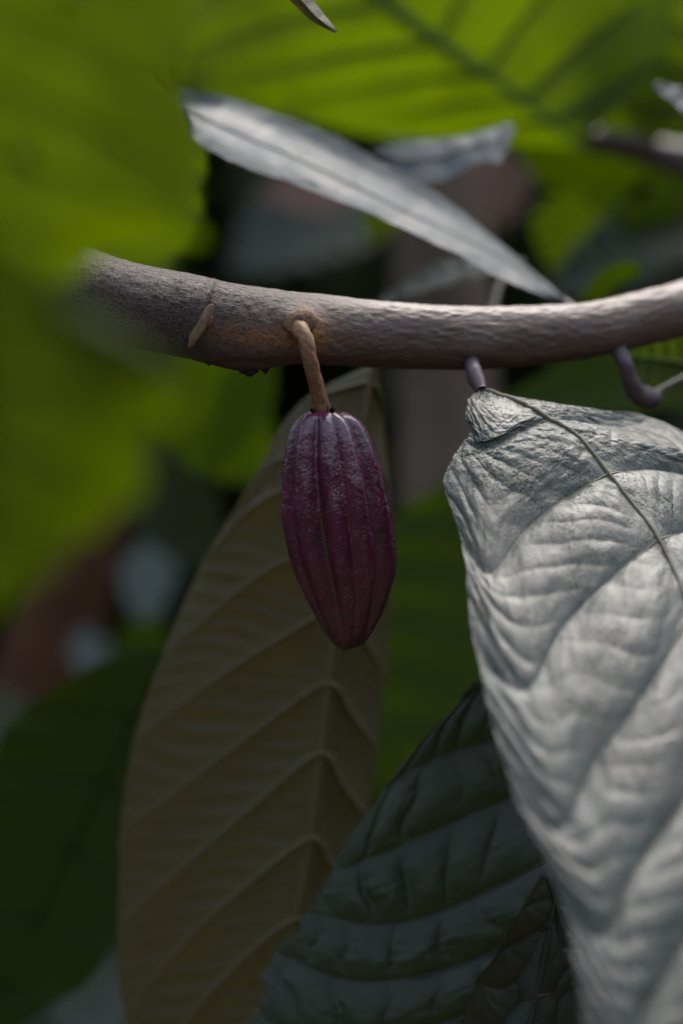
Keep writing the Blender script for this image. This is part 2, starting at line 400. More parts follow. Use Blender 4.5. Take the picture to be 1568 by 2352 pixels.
quick_leaf('bright green leaf at the top right corner, blurred, beyond the huge backlit leaf', (1750, -100, 1.5), (1380, 330, 1.5), 330, M['bright'], 10, 0, BG)
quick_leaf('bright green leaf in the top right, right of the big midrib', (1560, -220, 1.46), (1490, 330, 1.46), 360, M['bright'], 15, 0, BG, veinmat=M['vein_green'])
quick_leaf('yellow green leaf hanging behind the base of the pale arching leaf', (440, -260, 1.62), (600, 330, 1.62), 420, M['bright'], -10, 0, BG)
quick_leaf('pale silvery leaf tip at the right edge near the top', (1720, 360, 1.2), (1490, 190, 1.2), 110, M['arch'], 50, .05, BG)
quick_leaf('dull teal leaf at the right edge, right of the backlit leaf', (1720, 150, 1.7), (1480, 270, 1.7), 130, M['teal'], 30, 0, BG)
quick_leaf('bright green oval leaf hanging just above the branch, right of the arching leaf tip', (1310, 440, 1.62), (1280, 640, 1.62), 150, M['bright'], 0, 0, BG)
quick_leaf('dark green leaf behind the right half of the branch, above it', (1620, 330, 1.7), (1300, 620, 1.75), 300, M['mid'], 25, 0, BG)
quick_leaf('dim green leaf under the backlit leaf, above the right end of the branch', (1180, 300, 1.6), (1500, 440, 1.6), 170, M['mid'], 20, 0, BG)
quick_leaf('dark teal leaf at the right, above the branch', (1640, 480, 1.6), (1250, 690, 1.6), 200, M['teal'], 30, .05, BG)
quick_leaf('thin dark leaf lying just above the branch behind the arching leaf', (1150, 610, 1.22), (860, 700, 1.25), 90, M['teal'], 50, .06, BG)
quick_leaf('olive leaf arching above the branch at the right of the arching leaf tip', (1330, 690, 1.3), (1480, 610, 1.3), 80, M['mid'], 50, .1, BG)
quick_leaf('dark blue grey leaf behind the pale arching leaf, left of the tan trunk', (900, 420, 2.1), (520, 620, 2.1), 300, M['teal'], 30, .05, BG)
quick_leaf('brown dead leaf behind the underside of the arching leaf', (820, 440, 1.9), (600, 440, 1.9), 130, M['pinktan'], 10, .05, BG, name='dead_leaf')
quick_leaf('pinkish tan dead leaf behind the tip of the small teal leaf', (1130, 350, 1.75), (1165, 520, 1.75), 150, M['pinktan'], 0, 0, BG, name='dead_leaf')
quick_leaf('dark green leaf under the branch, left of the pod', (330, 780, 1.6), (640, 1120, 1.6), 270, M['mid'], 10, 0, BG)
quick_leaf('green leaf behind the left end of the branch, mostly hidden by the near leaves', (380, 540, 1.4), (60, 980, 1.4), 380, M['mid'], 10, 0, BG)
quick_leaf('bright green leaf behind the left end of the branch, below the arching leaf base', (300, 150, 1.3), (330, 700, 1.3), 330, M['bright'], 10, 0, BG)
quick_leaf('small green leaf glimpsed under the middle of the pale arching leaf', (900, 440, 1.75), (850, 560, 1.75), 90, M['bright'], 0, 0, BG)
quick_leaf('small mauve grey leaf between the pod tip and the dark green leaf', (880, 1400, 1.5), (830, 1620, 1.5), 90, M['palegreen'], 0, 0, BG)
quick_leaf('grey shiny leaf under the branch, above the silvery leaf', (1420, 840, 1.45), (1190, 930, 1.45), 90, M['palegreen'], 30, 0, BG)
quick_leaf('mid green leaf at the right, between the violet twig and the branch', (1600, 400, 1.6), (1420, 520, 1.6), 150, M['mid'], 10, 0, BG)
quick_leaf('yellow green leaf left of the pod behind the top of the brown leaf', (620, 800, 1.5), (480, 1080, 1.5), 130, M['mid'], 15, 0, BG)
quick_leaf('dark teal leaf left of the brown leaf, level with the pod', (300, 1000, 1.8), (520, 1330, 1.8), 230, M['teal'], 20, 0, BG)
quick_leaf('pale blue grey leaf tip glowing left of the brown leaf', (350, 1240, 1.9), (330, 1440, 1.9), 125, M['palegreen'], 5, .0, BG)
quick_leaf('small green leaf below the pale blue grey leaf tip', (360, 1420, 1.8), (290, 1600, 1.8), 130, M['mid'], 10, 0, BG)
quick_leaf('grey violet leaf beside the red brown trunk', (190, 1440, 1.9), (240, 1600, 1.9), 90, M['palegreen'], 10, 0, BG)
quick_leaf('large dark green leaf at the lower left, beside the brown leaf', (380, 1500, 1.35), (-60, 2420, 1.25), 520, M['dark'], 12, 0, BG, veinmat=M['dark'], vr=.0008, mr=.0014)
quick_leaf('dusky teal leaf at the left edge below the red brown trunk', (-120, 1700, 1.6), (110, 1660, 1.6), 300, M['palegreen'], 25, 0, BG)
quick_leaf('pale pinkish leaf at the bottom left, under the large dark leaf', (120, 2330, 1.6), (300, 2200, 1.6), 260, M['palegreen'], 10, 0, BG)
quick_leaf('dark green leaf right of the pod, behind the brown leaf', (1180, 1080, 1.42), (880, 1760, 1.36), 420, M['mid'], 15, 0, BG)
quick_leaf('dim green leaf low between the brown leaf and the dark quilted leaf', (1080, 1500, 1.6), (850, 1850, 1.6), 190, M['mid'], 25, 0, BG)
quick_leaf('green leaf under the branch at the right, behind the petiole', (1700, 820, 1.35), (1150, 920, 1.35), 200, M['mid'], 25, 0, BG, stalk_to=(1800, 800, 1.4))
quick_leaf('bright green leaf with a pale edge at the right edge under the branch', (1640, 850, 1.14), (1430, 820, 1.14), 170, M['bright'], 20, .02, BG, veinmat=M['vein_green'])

# teal-grey leaf whose hooked tip shows above the arching leaf
rows = [([(850, 345, 1.22)], (860, 350, 1.22), [(870, 360, 1.22)]),
        ([(930, 325, 1.22)], (935, 370, 1.21), [(940, 420, 1.2)]),
        ([(1010, 320, 1.22)], (1020, 360, 1.21), [(1030, 410, 1.2)]),
        ([(1080, 310, 1.22)], (1090, 335, 1.21), [(1100, 372, 1.2)]),
        ([(1140, 290, 1.22)], (1145, 320, 1.21), [(1150, 370, 1.2)]),
        ([(1175, 280, 1.22)], (1180, 285, 1.22), [(1182, 292, 1.22)])]
rt = root('cacao_leaf', 'small teal grey leaf with a hooked tip, just above the pale arching leaf', 'leaf', P(860, 350, 1.22), BG)
build_leaf(rt, Leaf(rows), M['arch'], 40, 20, bulge=.001, ripple=.001, seed=6, veinmat=M['vein_dark'], vr=.0005, mr=.001)

# pale arching leaf seen nearly edge-on
mids = [(412, 250), (470, 275), (560, 315), (680, 365), (800, 420), (930, 485), (1060, 545), (1160, 600), (1240, 650), (1295, 690)]
tops = [(408, 203), (520, 225), (640, 262), (760, 310), (860, 365), (980, 430), (1085, 505), (1168, 575), (1242, 640), (1297, 685)]
bots = [(428, 300), (440, 320), (520, 365), (640, 410), (760, 455), (890, 508), (1030, 575), (1140, 632), (1230, 675), (1292, 692)]
rows = []
for i in range(10):
    d = 1.125+.002*i
    (mx, my), (tx, ty), (bx, by) = mids[i], tops[i], bots[i]
    dd = .0 if i in (0, 9) else .04
    rows.append(([((mx+tx)/2, (my+ty)/2+2, d+dd*.6), (tx, ty, d+dd*.85)], (mx, my, d), [((mx+bx)/2, (my+by)/2-4, d-dd*.5), (bx, by, d-dd*.75)]))
rt = root('cacao_leaf', 'long pale shiny leaf arching down to the right above the branch', 'leaf', P(1295, 690, 1.14), BG)
build_leaf(rt, Leaf(rows), M['arch'], 120, 50, bulge=.0002, ripple=.0004, rough=.0002, k=6, seed=4, veinmat=M['arch'], vr=.0003, mr=.0008, jag=.001)
stalk(rt, [(1295, 690, 1.14), (1330, 720, 1.12), (1350, 760, 1.08)], .0015, .0018, M['petiole'])

# leaf tip poking in from the top edge, in focus
rows = [([(655, -75, 1.0)], (668, -70, 1.0), [(680, -78, 1.005)]), ([(652, -20, 1.0)], (672, -25, .998), [(694, -35, 1.004)]), ([(685, 20, 1.0)], (703, 15, .998), [(722, 3, 1.004)]),
        ([(718, 50, 1.0)], (730, 43, .998), [(744, 32, 1.003)]), ([(768, 76, 1.0)], (772, 74, 1.0), [(775, 72, 1.0)])]
rt = root('cacao_leaf', 'narrow grey leaf tip hanging in from the top edge, in focus', 'leaf', P(640, -110, 1.0))
build_leaf(rt, Leaf(rows), M['brown'], 50, 16, bulge=.0003, ripple=.0002, seed=9, veinmat=M['vein_brown'], vr=.0002, mr=.0008)

# thin purple-grey branch far right
def twig(label, pts, r0, r1, mat, name='twig'):
    rt = root(name, label, 'twig', P(*pts[0])); stalk(rt, pts, r0, r1, mat, 'stem', 40, 14, .1)
    return rt
twig('blurred grey violet twig at the right edge above the branch', [(1700, 390, 1.5), (1560, 365, 1.5), (1440, 335, 1.5), (1340, 320, 1.5)], .012, .007, M['petiole'])
twig('thin dark twig rising behind the branch beside the arching leaf tip', [(1130, 720, 1.2), (1150, 650, 1.22), (1200, 600, 1.25)], .002, .0015, M['vein_dark'])
def tapered(rt, name, pts, radii, mat, n=60, sides=18, rough=.06):
    pts = [P(*p) for p in pts]; q = cr(pts, np.linspace(0, len(pts)-1, n)); t = np.linspace(0, 1, n)
    r = np.interp(t, np.linspace(0, 1, len(radii)), [V(k) for k in radii]); r = np.convolve(np.pad(r, 3, mode='edge'), np.ones(7)/7, 'valid')
    v_, f_ = tube(q, r, sides); cc = np.repeat(q, sides, 0); a = (np.arange(len(v_)) % sides)/sides*2*np.pi
    v_ = cc+(v_-cc)*(1+rough*fbm(np.cos(a)*1.4+len(pts), np.sin(a)*1.4, np.repeat(t, sides)*8, 4))[:, None]
    return mesh_obj(name, v_-np.array(rt.location), f_, mat, rt)
rt = root('twig', 'curled grey violet leaf stalk with a knobbly end under the right end of the branch', 'twig', P(1380, 745, 1.08))
tapered(rt, 'stem', [(1380, 745, 1.08), (1408, 785, 1.076), (1432, 830, 1.070), (1446, 872, 1.074), (1462, 902, 1.08), (1492, 914, 1.086), (1512, 908, 1.092)], [34, 24, 19, 20, 25, 27, 10], M['petiole'])
tapered(rt, 'petiole', [(1500, 906, 1.09), (1530, 888, 1.10), (1600, 850, 1.12)], [12, 9, 8], M['vein_dark'])

# ------------------------------------------------------------------ brown hanging leaf (underside)
def D(y): return 1.10+.00002*(y-900)
rows = [
 ([(850, 838), ], (860, 835), [(868, 838)]),
 ([(775, 900), (690, 925)], (848, 880), [(870, 920), (880, 960)]),
 ([(690, 1040), (590, 1080)], (830, 1000), [(868, 1080), (895, 1130)]),
 ([(655, 1120), (545, 1205), (462, 1300)], (808, 1130), [(862, 1190), (900, 1260)]),
 ([(650, 1290), (530, 1375), (374, 1505)], (790, 1250), [(850, 1310), (896, 1400)]),
 ([(640, 1470), (490, 1565), (309, 1695)], (775, 1395), [(830, 1470), (885, 1550)]),
 ([(640, 1640), (450, 1785), (277, 1905)], (755, 1570), [(815, 1660), (868, 1720)]),
 ([(600, 1835), (430, 1985), (270, 2120)], (735, 1730), [(800, 1830), (845, 1880)]),
 ([(560, 2040), (420, 2170), (285, 2330)], (712, 1925), [(775, 2010), (820, 2050)]),
 ([(540, 2220), (410, 2370), (340, 2480)], (680, 2110), [(740, 2190), (780, 2230)]),
 ([(540, 2390), (450, 2500), (400, 2580)], (640, 2290), [(690, 2360), (730, 2390)]),
 ([(540, 2550), (500, 2620)], (600, 2450), [(630, 2520), (650, 2560)]),
 ([(560, 2640)], (570, 2630), [(580, 2640)]),
]
rr = []
for l, m_, r in rows:
    dm = D(m_[1])
    rr.append(([(x, y, dm+.012*(j+1)) for j, (x, y) in enumerate(l)], (*m_, dm), [(x, y, dm+.02*(j+1)) for j, (x, y) in enumerate(r)]))
rt = root('cacao_leaf', 'large brown olive leaf hanging behind the purple pod, ribbed underside showing', 'leaf', P(860, 835, 1.1))
build_leaf(rt, Leaf(rr), M['brown'], 260, 120, bulge=-.0022, ripple=-.0019, k=8, seed=3, veinmat=M['vein_brown'], vr=.0012, mr=.0015, jag=.001, vend=.96)
stalk(rt, [(880, 780, 1.08), (870, 810, 1.09), (860, 835, 1.1)], .003, .0026, M['petiole'])

# ------------------------------------------------------------------ dark quilted leaf, bottom middle
def Dd(x, y): return 1.055+.00003*(1300-x)-.00004*(y-1600)
rows = [
 ([(1180, 1500)], (1200, 1490), [(1220, 1500)]),
 ([(1130, 1570), (1060, 1600)], (1250, 1560), [(1330, 1560), (1400, 1600)]),
 ([(1150, 1700), (1000, 1740), (870, 1822)], (1290, 1660), [(1390, 1650), (1460, 1700)]),
 ([(1174, 1828), (940, 1935), (765, 2005)], (1310, 1780), [(1400, 1770), (1500, 1820)]),
 ([(1080, 2060), (900, 2125), (715, 2095)], (1290, 1960), [(1400, 1930), (1520, 1980)]),
 ([(1084, 2200), (850, 2260), (640, 2190)], (1260, 2130), [(1400, 2100), (1520, 2150)]),
 ([(1034, 2340), (800, 2400), (575, 2330)], (1230, 2290), [(1380, 2270), (1500, 2300)]),
 ([(1000, 2480), (780, 2530), (560, 2470)], (1190, 2450), [(1340, 2430), (1450, 2460)]),
 ([(980, 2620), (800, 2650), (640, 2610)], (1150, 2600), [(1280, 2590), (1380, 2600)]),
 ([(1090, 2790)], (1110, 2800), [(1130, 2790)]),
]
rr = [([(x, y, Dd(x, y)) for x, y in l], (*m_, Dd(*m_)-.012), [(x, y, Dd(x, y)+.02) for x, y in r]) for l, m_, r in rows]
rt = root('cacao_leaf', 'dark teal green quilted leaf at the bottom, between the brown leaf and the silvery leaf', 'leaf', P(1200, 1490, 1.07))
build_leaf(rt, Leaf(rr), M['teal'], 300, 180, bulge=.0036, ripple=.0028, shear=.1, k=6, seed=5, veinmat=M['vein_dark'], vr=.0006, mr=.0014, jag=.0035)
stalk(rt, [(1180, 1380, 1.1), (1190, 1440, 1.08), (1200, 1490, 1.07)], .0022, .002, M['petiole'])

# small sharper leaf in front of it
rows = [
 ([(1240, 2010)], (1255, 2015), [(1262, 2020)]),
 ([(1215, 2080), (1180, 2115)], (1270, 2060), [(1300, 2080), (1330, 2110)]),
 ([(1180, 2170), (1135, 2200)], (1283, 2110), [(1320, 2150), (1370, 2180)]),
 ([(1160, 2270), (1095, 2250)], (1279, 2180), [(1330, 2180), (1400, 2210)]),
 ([(1160, 2360), (1070, 2330)], (1270, 2260), [(1330, 2210), (1430, 2240)]),
 ([(1140, 2450), (1030, 2400)], (1258, 2340), [(1320, 2270), (1440, 2320)]),
 ([(1130, 2560), (1010, 2520)], (1235, 2440), [(1320, 2400), (1440, 2420)]),
 ([(1160, 2640)], (1190, 2620), [(1220, 2640)]),
]
rr = [([(x, y, 1.02-.006*j) for j, (x, y) in enumerate(l)], (*m_, 1.025), [(x, y, 1.028+.004*j) for j, (x, y) in enumerate(r)]) for l, m_, r in rows]
rt = root('cacao_leaf', 'small dull olive leaf with yellow specks at the bottom, tucked against the silvery leaf', 'leaf', P(1255, 2015, 1.02))
build_leaf(rt, Leaf(rr), M['olive'], 120, 70, bulge=.0016, ripple=.0008, k=4, seed=8, veinmat=M['vein_dark'], vr=.0003, mr=.0008, jag=.0008)

# ------------------------------------------------------------------ branch
bx = [-420, -200, 0, 130, 255, 350, 440, 550, 700, 850, 1000, 1150, 1300, 1400, 1500, 1568, 1750, 2000]
bt = [350, 430, 500, 545, 590, 612, 630, 652, 671, 687, 698, 702, 697, 684, 662, 645, 590, 500]
bb = [620, 690, 745, 772, 795, 808, 825, 846, 838, 845, 851, 847, 830, 812, 790, 772, 715, 620]
bd = [.93, .95, .965, .975, .982, .99, .995, 1.0, 1.008, 1.02, 1.03, 1.045, 1.06, 1.07, 1.08, 1.09, 1.12, 1.16]
BR = []; 
for x, t_, b_, d in zip(bx, bt, bb, bd):
    BR.append([*P(x, (t_+b_)/2, d+.008), V((b_-t_)/2, d)*.985])
BR = np.array(BR); nb = len(BR)
def bpar(x): return np.interp(x, bx, range(nb))
def branch_at(x):
    q = cr(BR, np.array([bpar(x)]))[0]; return q[:3], q[3]
nB, sB = 900, 200
tb = np.interp(np.linspace(bx[0], bx[-1], nB), bx, range(nb)); q = cr(BR, tb)
c_, r_ = q[:, :3], q[:, 3]
T = np.gradient(c_, axis=0); T /= np.linalg.norm(T, axis=1)[:, None]
A = np.cross(T, [0, 0, 1.]); A /= np.linalg.norm(A, axis=1)[:, None]; B = np.cross(A, T)    # A ~ -Y or +Y
if A[0][1] > 0: A = -A                                     # A to the camera
th = np.arange(sB)/sB*2*np.pi                              # 0: camera, +90: up
X = np.linspace(bx[0], bx[-1], nB)[:, None]; TH = ((th[None, :]+np.pi) % (2*np.pi))-np.pi
ca, sa = np.cos(TH), np.sin(TH)
h = .00028*fbm(X*.012, ca*2.2, sa*2.2, 4)+.00022*vnoise(X*.06, ca*9, sa*9)+.00012*fbm(X*.11, ca*30, sa*30, 2)
# ring ridge at the leaf scar, swelling round the pod stalk, gouge under the branch
ringx = 458-18*np.cos(TH*1.0)+20*sa
h = h+.0016*np.exp(-((X-ringx)/8)**2)*np.clip(1.2-np.abs(TH-.3), 0, 1)
h = h-.0006*np.exp(-((X-ringx-22)/16)**2)*np.clip(1.2-np.abs(TH), 0, 1)
h = h+.0036*np.exp(-((X-668)/40)**2-((TH-.05)/.40)**2)+.0012*np.exp(-((X-640)/90)**2-((TH+.5)/.5)**2)
h = h+.0015*np.exp(-((X-575)/60)**2-((TH+1.5)/.3)**2)
h = h+.0013*np.exp(-((X-1075)/40)**2-((TH+.55)/.5)**2)+.0016*np.exp(-((X-1385)/45)**2-((TH+.5)/.6)**2)
dirs = np.cos(TH)[..., None]*A[:, None, :]+np.sin(TH)[..., None]*B[:, None, :]
vb = (c_[:, None, :]+dirs*(r_[:, None]+h)[..., None]).reshape(-1, 3)
fb = gridfaces(nB, sB, True).tolist(); fb.append(list(range(sB))); fb.append([(nB-1)*sB+i for i in range(sB)][::-1])
# attributes for the bark colour: old rough wood to the left, orange lichen band
old = np.clip((900-X)/500+0*TH, 0, 1)
lich = np.exp(-((X-585)/115)**2-((TH+.35+.0009*(X-585)*0)/.28)**2)+.9*np.exp(-((X-690)/45)**2-((TH+.1)/.55)**2)

def bark_mat():
    m, t, N, L = nmat('cacao_bark'); out = N('OutputMaterial'); co = N('TexCoord').outputs['Object']
    mp = N('Mapping'); mp.inputs['Scale'].default_value = (1, 2.2, 2.2); L(co, mp.inputs[0])
    n1 = N('TexNoise', i_Scale=110.0, i_Detail=8.0, i_Roughness=.65); L(mp.outputs[0], n1.inputs['Vector'])
    n2 = N('TexNoise', i_Scale=620.0, i_Detail=8.0, i_Roughness=.75); L(mp.outputs[0], n2.inputs['Vector'])
    n3 = N('TexNoise', i_Scale=330.0, i_Detail=8.0, i_Roughness=.7, i_Distortion=.8); L(mp.outputs[0], n3.inputs['Vector'])
    v = N('TexVoronoi', i_Scale=520.0, feature='DISTANCE_TO_EDGE'); L(mp.outputs[0], v.inputs['Vector'])
    young = mixc(N, L, n1.outputs[0], (.085, .055, .042), (.13, .09, .072))
    oldc = mixc(N, L, ramp(N, L, n2.outputs[0], [(.40, (0, 0, 0)), (.62, (1, 1, 1))]), (.03, .019, .014), (.27, .205, .17))
    ao = N('Attribute', attribute_name='old'); al = N('Attribute', attribute_name='lichen')
    c = mixc(N, L, ao.outputs['Fac'], young, oldc)
    pm = N('Math', operation='MULTIPLY'); L(al.outputs['Fac'], pm.inputs[0])
    L(ramp(N, L, n3.outputs[0], [(.44, (0, 0, 0)), (.52, (1, 1, 1))]), pm.inputs[1])
    c = mixc(N, L, pm.outputs[0], c, (.42, .18, .055))
    sp = N('TexNoise', i_Scale=900.0, i_Detail=3.0); L(co, sp.inputs['Vector'])
    rs = ramp(N, L, sp.outputs[0], [(.64, (0, 0, 0)), (.70, (.6, .6, .6))])
    c = mixc(N, L, rs, c, (.3, .17, .08))
    hb = N('Math', operation='ADD'); L(n2.outputs[0], hb.inputs[0])
    h2 = N('Math', operation='MULTIPLY', i_1=1.2); L(n3.outputs[0], h2.inputs[0]); L(h2.outputs[0], hb.inputs[1])
    st = N('MapRange', i_1=0, i_2=1, i_3=.07, i_4=1.0); L(ao.outputs['Fac'], st.inputs[0])
    b = N('Bump', i_Distance=.0035); L(hb.outputs[0], b.inputs['Height']); L(st.outputs[0], b.inputs['Strength'])
    p = N('BsdfPrincipled', i_Roughness=.46); p.inputs['Specular IOR Level'].default_value = .5
    L(c, p.inputs['Base Color']); L(b.outputs[0], p.inputs['Normal']); L(p.outputs[0], out.inputs[0])
    return m
M['bark'] = bark_mat()
brt = root('cacao_branch', 'brown grey bare branch running across the picture, rough and cracked at its left', 'branch', c_[0])
mesh_obj('bark', vb-c_[0], fb, M['bark'], brt, attrs={'old': np.broadcast_to(old, (nB, sB)), 'lichen': np.clip(lich, 0, 1)})
def on_branch(x, ang, off=0.0):
    i = int(round((x-bx[0])/(bx[-1]-bx[0])*(nB-1))); j = int(round(ang/(2*math.pi)*sB)) % sB
    p = vb[i*sB+j]; n = dirs[i, j]; return p+n*off, n, T[i]
def lump(name, x, ang, rx, ry, rz, mat, tilt=0.0, seed=0, off=0.0, rough=.15):
    p, n, t = on_branch(x, ang, off); s_ = np.cross(n, t)
    a1 = math.cos(tilt)*t+math.sin(tilt)*s_; a2 = -math.sin(tilt)*t+math.cos(tilt)*s_
    nu_, nv_ = 18, 24; ph = np.linspace(0, np.pi, nu_)[:, None]; ps = (np.arange(nv_)/nv_*2*np.pi)[None, :]
    x_, y_, z_ = np.sin(ph)*np.cos(ps), np.sin(ph)*np.sin(ps), np.cos(ph)+0*ps
    f = 1+rough*fbm(x_*2+seed, y_*2, z_*2, 3)
    vv_ = p+((x_*rx*f)[..., None]*a1+(y_*ry*f)[..., None]*a2+(z_*rz*f)[..., None]*n)
    return mesh_obj(name, vv_.reshape(-1, 3)-c_[0], gridfaces(nu_, nv_, True), mat, brt)
M['scar'] = plain_mat('leaf_scar_tan', (.20, .14, .08), (.30, .20, .11), 500, .7, .3, .6)
M['cushion'] = plain_mat('flower_cushion_brown', (.09, .05, .028), (.26, .15, .08), 500, .7, .3, .9, .0012)
M['black'] = plain_mat('dark_crust', (.015, .012, .01), (.04, .03, .025), 700, .8, .3, .6)
lump('leaf_scar', 447, -.28, V(13), V(56), V(9), M['scar'], tilt=-.27, seed=1, off=.0002)
lump('flower_cushion', 662, .02, V(42), V(27), V(13), M['cushion'], tilt=.2, seed=7, off=-V(4), rough=.16)
lump('bud', 468, -.15, V(8), V(16), V(7), plain_mat('bud_red_brown', (.12, .04, .03), (.2, .07, .05), 600), tilt=-.2, seed=2)
for k_, (x, a_, s_) in enumerate([(497, -1.35, 7), (575, -1.5, 14), (588, -1.45, 8), (560, -1.4, 10), (610, -1.55, 9)]):
    lump('bark_crumb', x, a_, V(s_), V(s_*.8), V(s_*.9), M['black'], seed=k_, rough=.5)

# ------------------------------------------------------------------ the pod
M['stalk'] = plain_mat('pod_stalk_brown', (.15, .075, .034), (.32, .175, .085), 700, .55, .4, .5, .0006)
sil_y = [940, 946, 952, 962, 980, 1000, 1050, 1100, 1150, 1200, 1250, 1300, 1350, 1400, 1430, 1460, 1480, 1490, 1494]
sil_l = [745, 712, 695, 683, 672, 665, 653, 648, 648, 651, 658, 668, 690, 716, 731, 749, 765, 778, 791]
sil_r = [752, 788, 806, 820, 836, 847, 867, 880, 891, 899, 905, 906, 897, 880, 867, 851, 835, 812, 793]
nP, sP = 420, 480
tt = np.linspace(0, 1, nP); tt = .5-.5*np.cos(np.pi*tt)
yy = 940+554*tt
lx = np.interp(yy, sil_y, sil_l); rx_ = np.interp(yy, sil_y, sil_r)
def sm(a, k=16):
    b = np.pad(a, k, mode='edge'); return np.convolve(b, np.ones(2*k+1)/(2*k+1), 'valid')
cx = sm((lx+rx_)/2); rad = (rx_-lx)/2; rad = np.concatenate([rad[:12], sm(rad, 16)[12:-12], rad[-12:]])
rad = np.maximum(rad, .6)
thp = (np.arange(sP)/sP*2*np.pi)[None, :]               # 0 = towards camera, +90 = right
TY = tt[:, None]
tw = np.radians(-4+6*TY)                                # grooves lean a little
ang = np.degrees(thp-tw) % 360
# grooves: angles (deg, 0 = facing the camera), alternately deep and shallow
gro = [(-19, 1.0, 6.5), (13, .55, 4), (50, 1.0, 6), (85, .5, 4), (125, 1, 6), (160, .5, 4), (198, 1, 6), (234, .5, 4), (268, 1, 6), (303, .6, 4)]
amp = np.clip(TY/.05, 0, 1)*np.clip((1-TY)/.22, 0, 1)**.7
gr = 0; gmask = 0
for a_, dp, wd in gro:
    dlt = (ang-a_+180) % 360-180
    gr = gr+dp*(.070*np.exp(-(dlt/wd)**2)+.22*np.exp(-(dlt/13)**2))
    gmask = gmask+dp*np.exp(-(dlt/(wd*.9))**2)*(1 if dp > .8 else .35)
RR = rad[:, None]
cxx, cyy, czz = np.sin(thp)*RR/60, np.cos(thp)*RR/60, (yy[:, None]-940)/60
wart = .018*fbm(cxx*1.6+1, cyy*1.6, czz*1.0, 2)+.006*vnoise(cxx*7, cyy*7, czz*4)+.0035*fbm(cxx*17, cyy*17, czz*13, 2)
ridge = .03*np.cos(np.radians((ang+19)*10))*0
f_ = 1+amp*(.095-gr+wart)
wav = .010*vnoise(TY*9+3, np.round((ang+19)/36), 0)*amp
f_ = f_+wav
DZ = 1+.024*TY
vp = np.stack([V((cx[:, None]-784)+RR*f_*np.sin(thp))*DZ, 1.0-V(RR*f_*np.cos(thp))+.002+.024*TY, np.broadcast_to(CAM_Z-V(yy[:, None]-1176)*DZ, RR.shape) + 0*thp], -1)
# top dimple and knobbly shoulders
shoulder = np.exp(-(TY/.06)**2)*np.cos(np.radians((ang+19)*5))*-V(5)
vp[..., 2] += np.where(RR > 10, shoulder*np.clip(RR/60, 0, 1), 0)
def pod_mat():
    m, t, N, L = nmat('purple_pod_skin'); out = N('OutputMaterial'); co = N('TexCoord').outputs['Object']
    n1 = N('TexNoise', i_Scale=90.0, i_Detail=6.0, i_Roughness=.6); L(co, n1.inputs['Vector'])
    c = mixc(N, L, ramp(N, L, n1.outputs[0], [(.35, (0, 0, 0)), (.65, (1, 1, 1))]), (.050, .001, .024), (.110, .003, .050))
    ag = N('Attribute', attribute_name='groove'); ab = N('Attribute', attribute_name='low')
    n4 = N('TexNoise', i_Scale=60.0, i_Detail=7.0, i_Roughness=.7); L(co, n4.inputs['Vector'])
    gm = N('Math', operation='MULTIPLY'); L(ag.outputs['Fac'], gm.inputs[0]); L(ramp(N, L, n4.outputs[0], [(.35, (.25, .25, .25)), (.6, (.95, .95, .95))]), gm.inputs[1])
    c = mixc(N, L, gm.outputs[0], c, (.06, .055, .018))
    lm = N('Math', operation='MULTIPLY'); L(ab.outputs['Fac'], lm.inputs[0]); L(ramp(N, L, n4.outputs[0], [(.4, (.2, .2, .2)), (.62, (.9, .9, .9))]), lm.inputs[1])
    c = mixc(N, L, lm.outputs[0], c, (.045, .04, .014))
    v = N('TexVoronoi', i_Scale=950.0); L(co, v.inputs['Vector'])
    n5 = N('TexNoise', i_Scale=200.0, i_Detail=3.0); L(co, n5.inputs['Vector'])
    thr = N('MapRange', i_1=.35, i_2=.65, i_3=.12, i_4=.42); L(n5.outputs[0], thr.inputs[0])
    sub = N('Math', operation='SUBTRACT'); L(thr.outputs[0], sub.inputs[0]); L(v.outputs['Distance'], sub.inputs[1])
    k = N('MapRange', i_1=0, i_2=.09, i_3=0, i_4=.75); L(sub.outputs[0], k.inputs[0])
    c = mixc(N, L, k.outputs[0], c, (.32, .11, .12))
    # fine pitted relief
    n6 = N('TexNoise', i_Scale=750.0, i_Detail=5.0, i_Roughness=.6); L(co, n6.inputs['Vector'])
    n7 = N('TexNoise', i_Scale=240.0, i_Detail=4.0); L(co, n7.inputs['Vector'])
    ad = N('Math', operation='MULTIPLY_ADD', i_1=1.3); L(n7.outputs[0], ad.inputs[0]); L(n6.outputs[0], ad.inputs[2])
    b = N('Bump', i_Strength=.5, i_Distance=.0006); L(ad.outputs[0], b.inputs['Height'])
    p = N('BsdfPrincipled', i_Roughness=.29); p.inputs['Specular IOR Level'].default_value = 1.0
    p.inputs['Coat Weight'].default_value = .6; p.inputs['Coat Roughness'].default_value = .16
    L(b.outputs[0], p.inputs['Coat Normal'])
    L(c, p.inputs['Base Color']); L(b.outputs[0], p.inputs['Normal']); L(p.outputs[0], out.inputs[0])
    return m
M['pod'] = pod_mat()
pbase = P(747, 945, 1.0)
prt = root('cacao_pod', 'ribbed dark purple pod hanging on a brown stalk under the branch', 'pod', pbase)
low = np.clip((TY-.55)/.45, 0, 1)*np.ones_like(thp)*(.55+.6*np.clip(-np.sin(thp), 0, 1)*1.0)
mesh_obj('husk', vp.reshape(-1, 3)-pbase, gridfaces(nP, sP, True), M['pod'], prt,
         attrs={'groove': np.clip(gmask*np.clip((TY-.25)/.3, 0, 1)*np.clip(.9-.5*np.sin(thp), .2, 1), 0, 1), 'low': np.clip(low, 0, 1)})
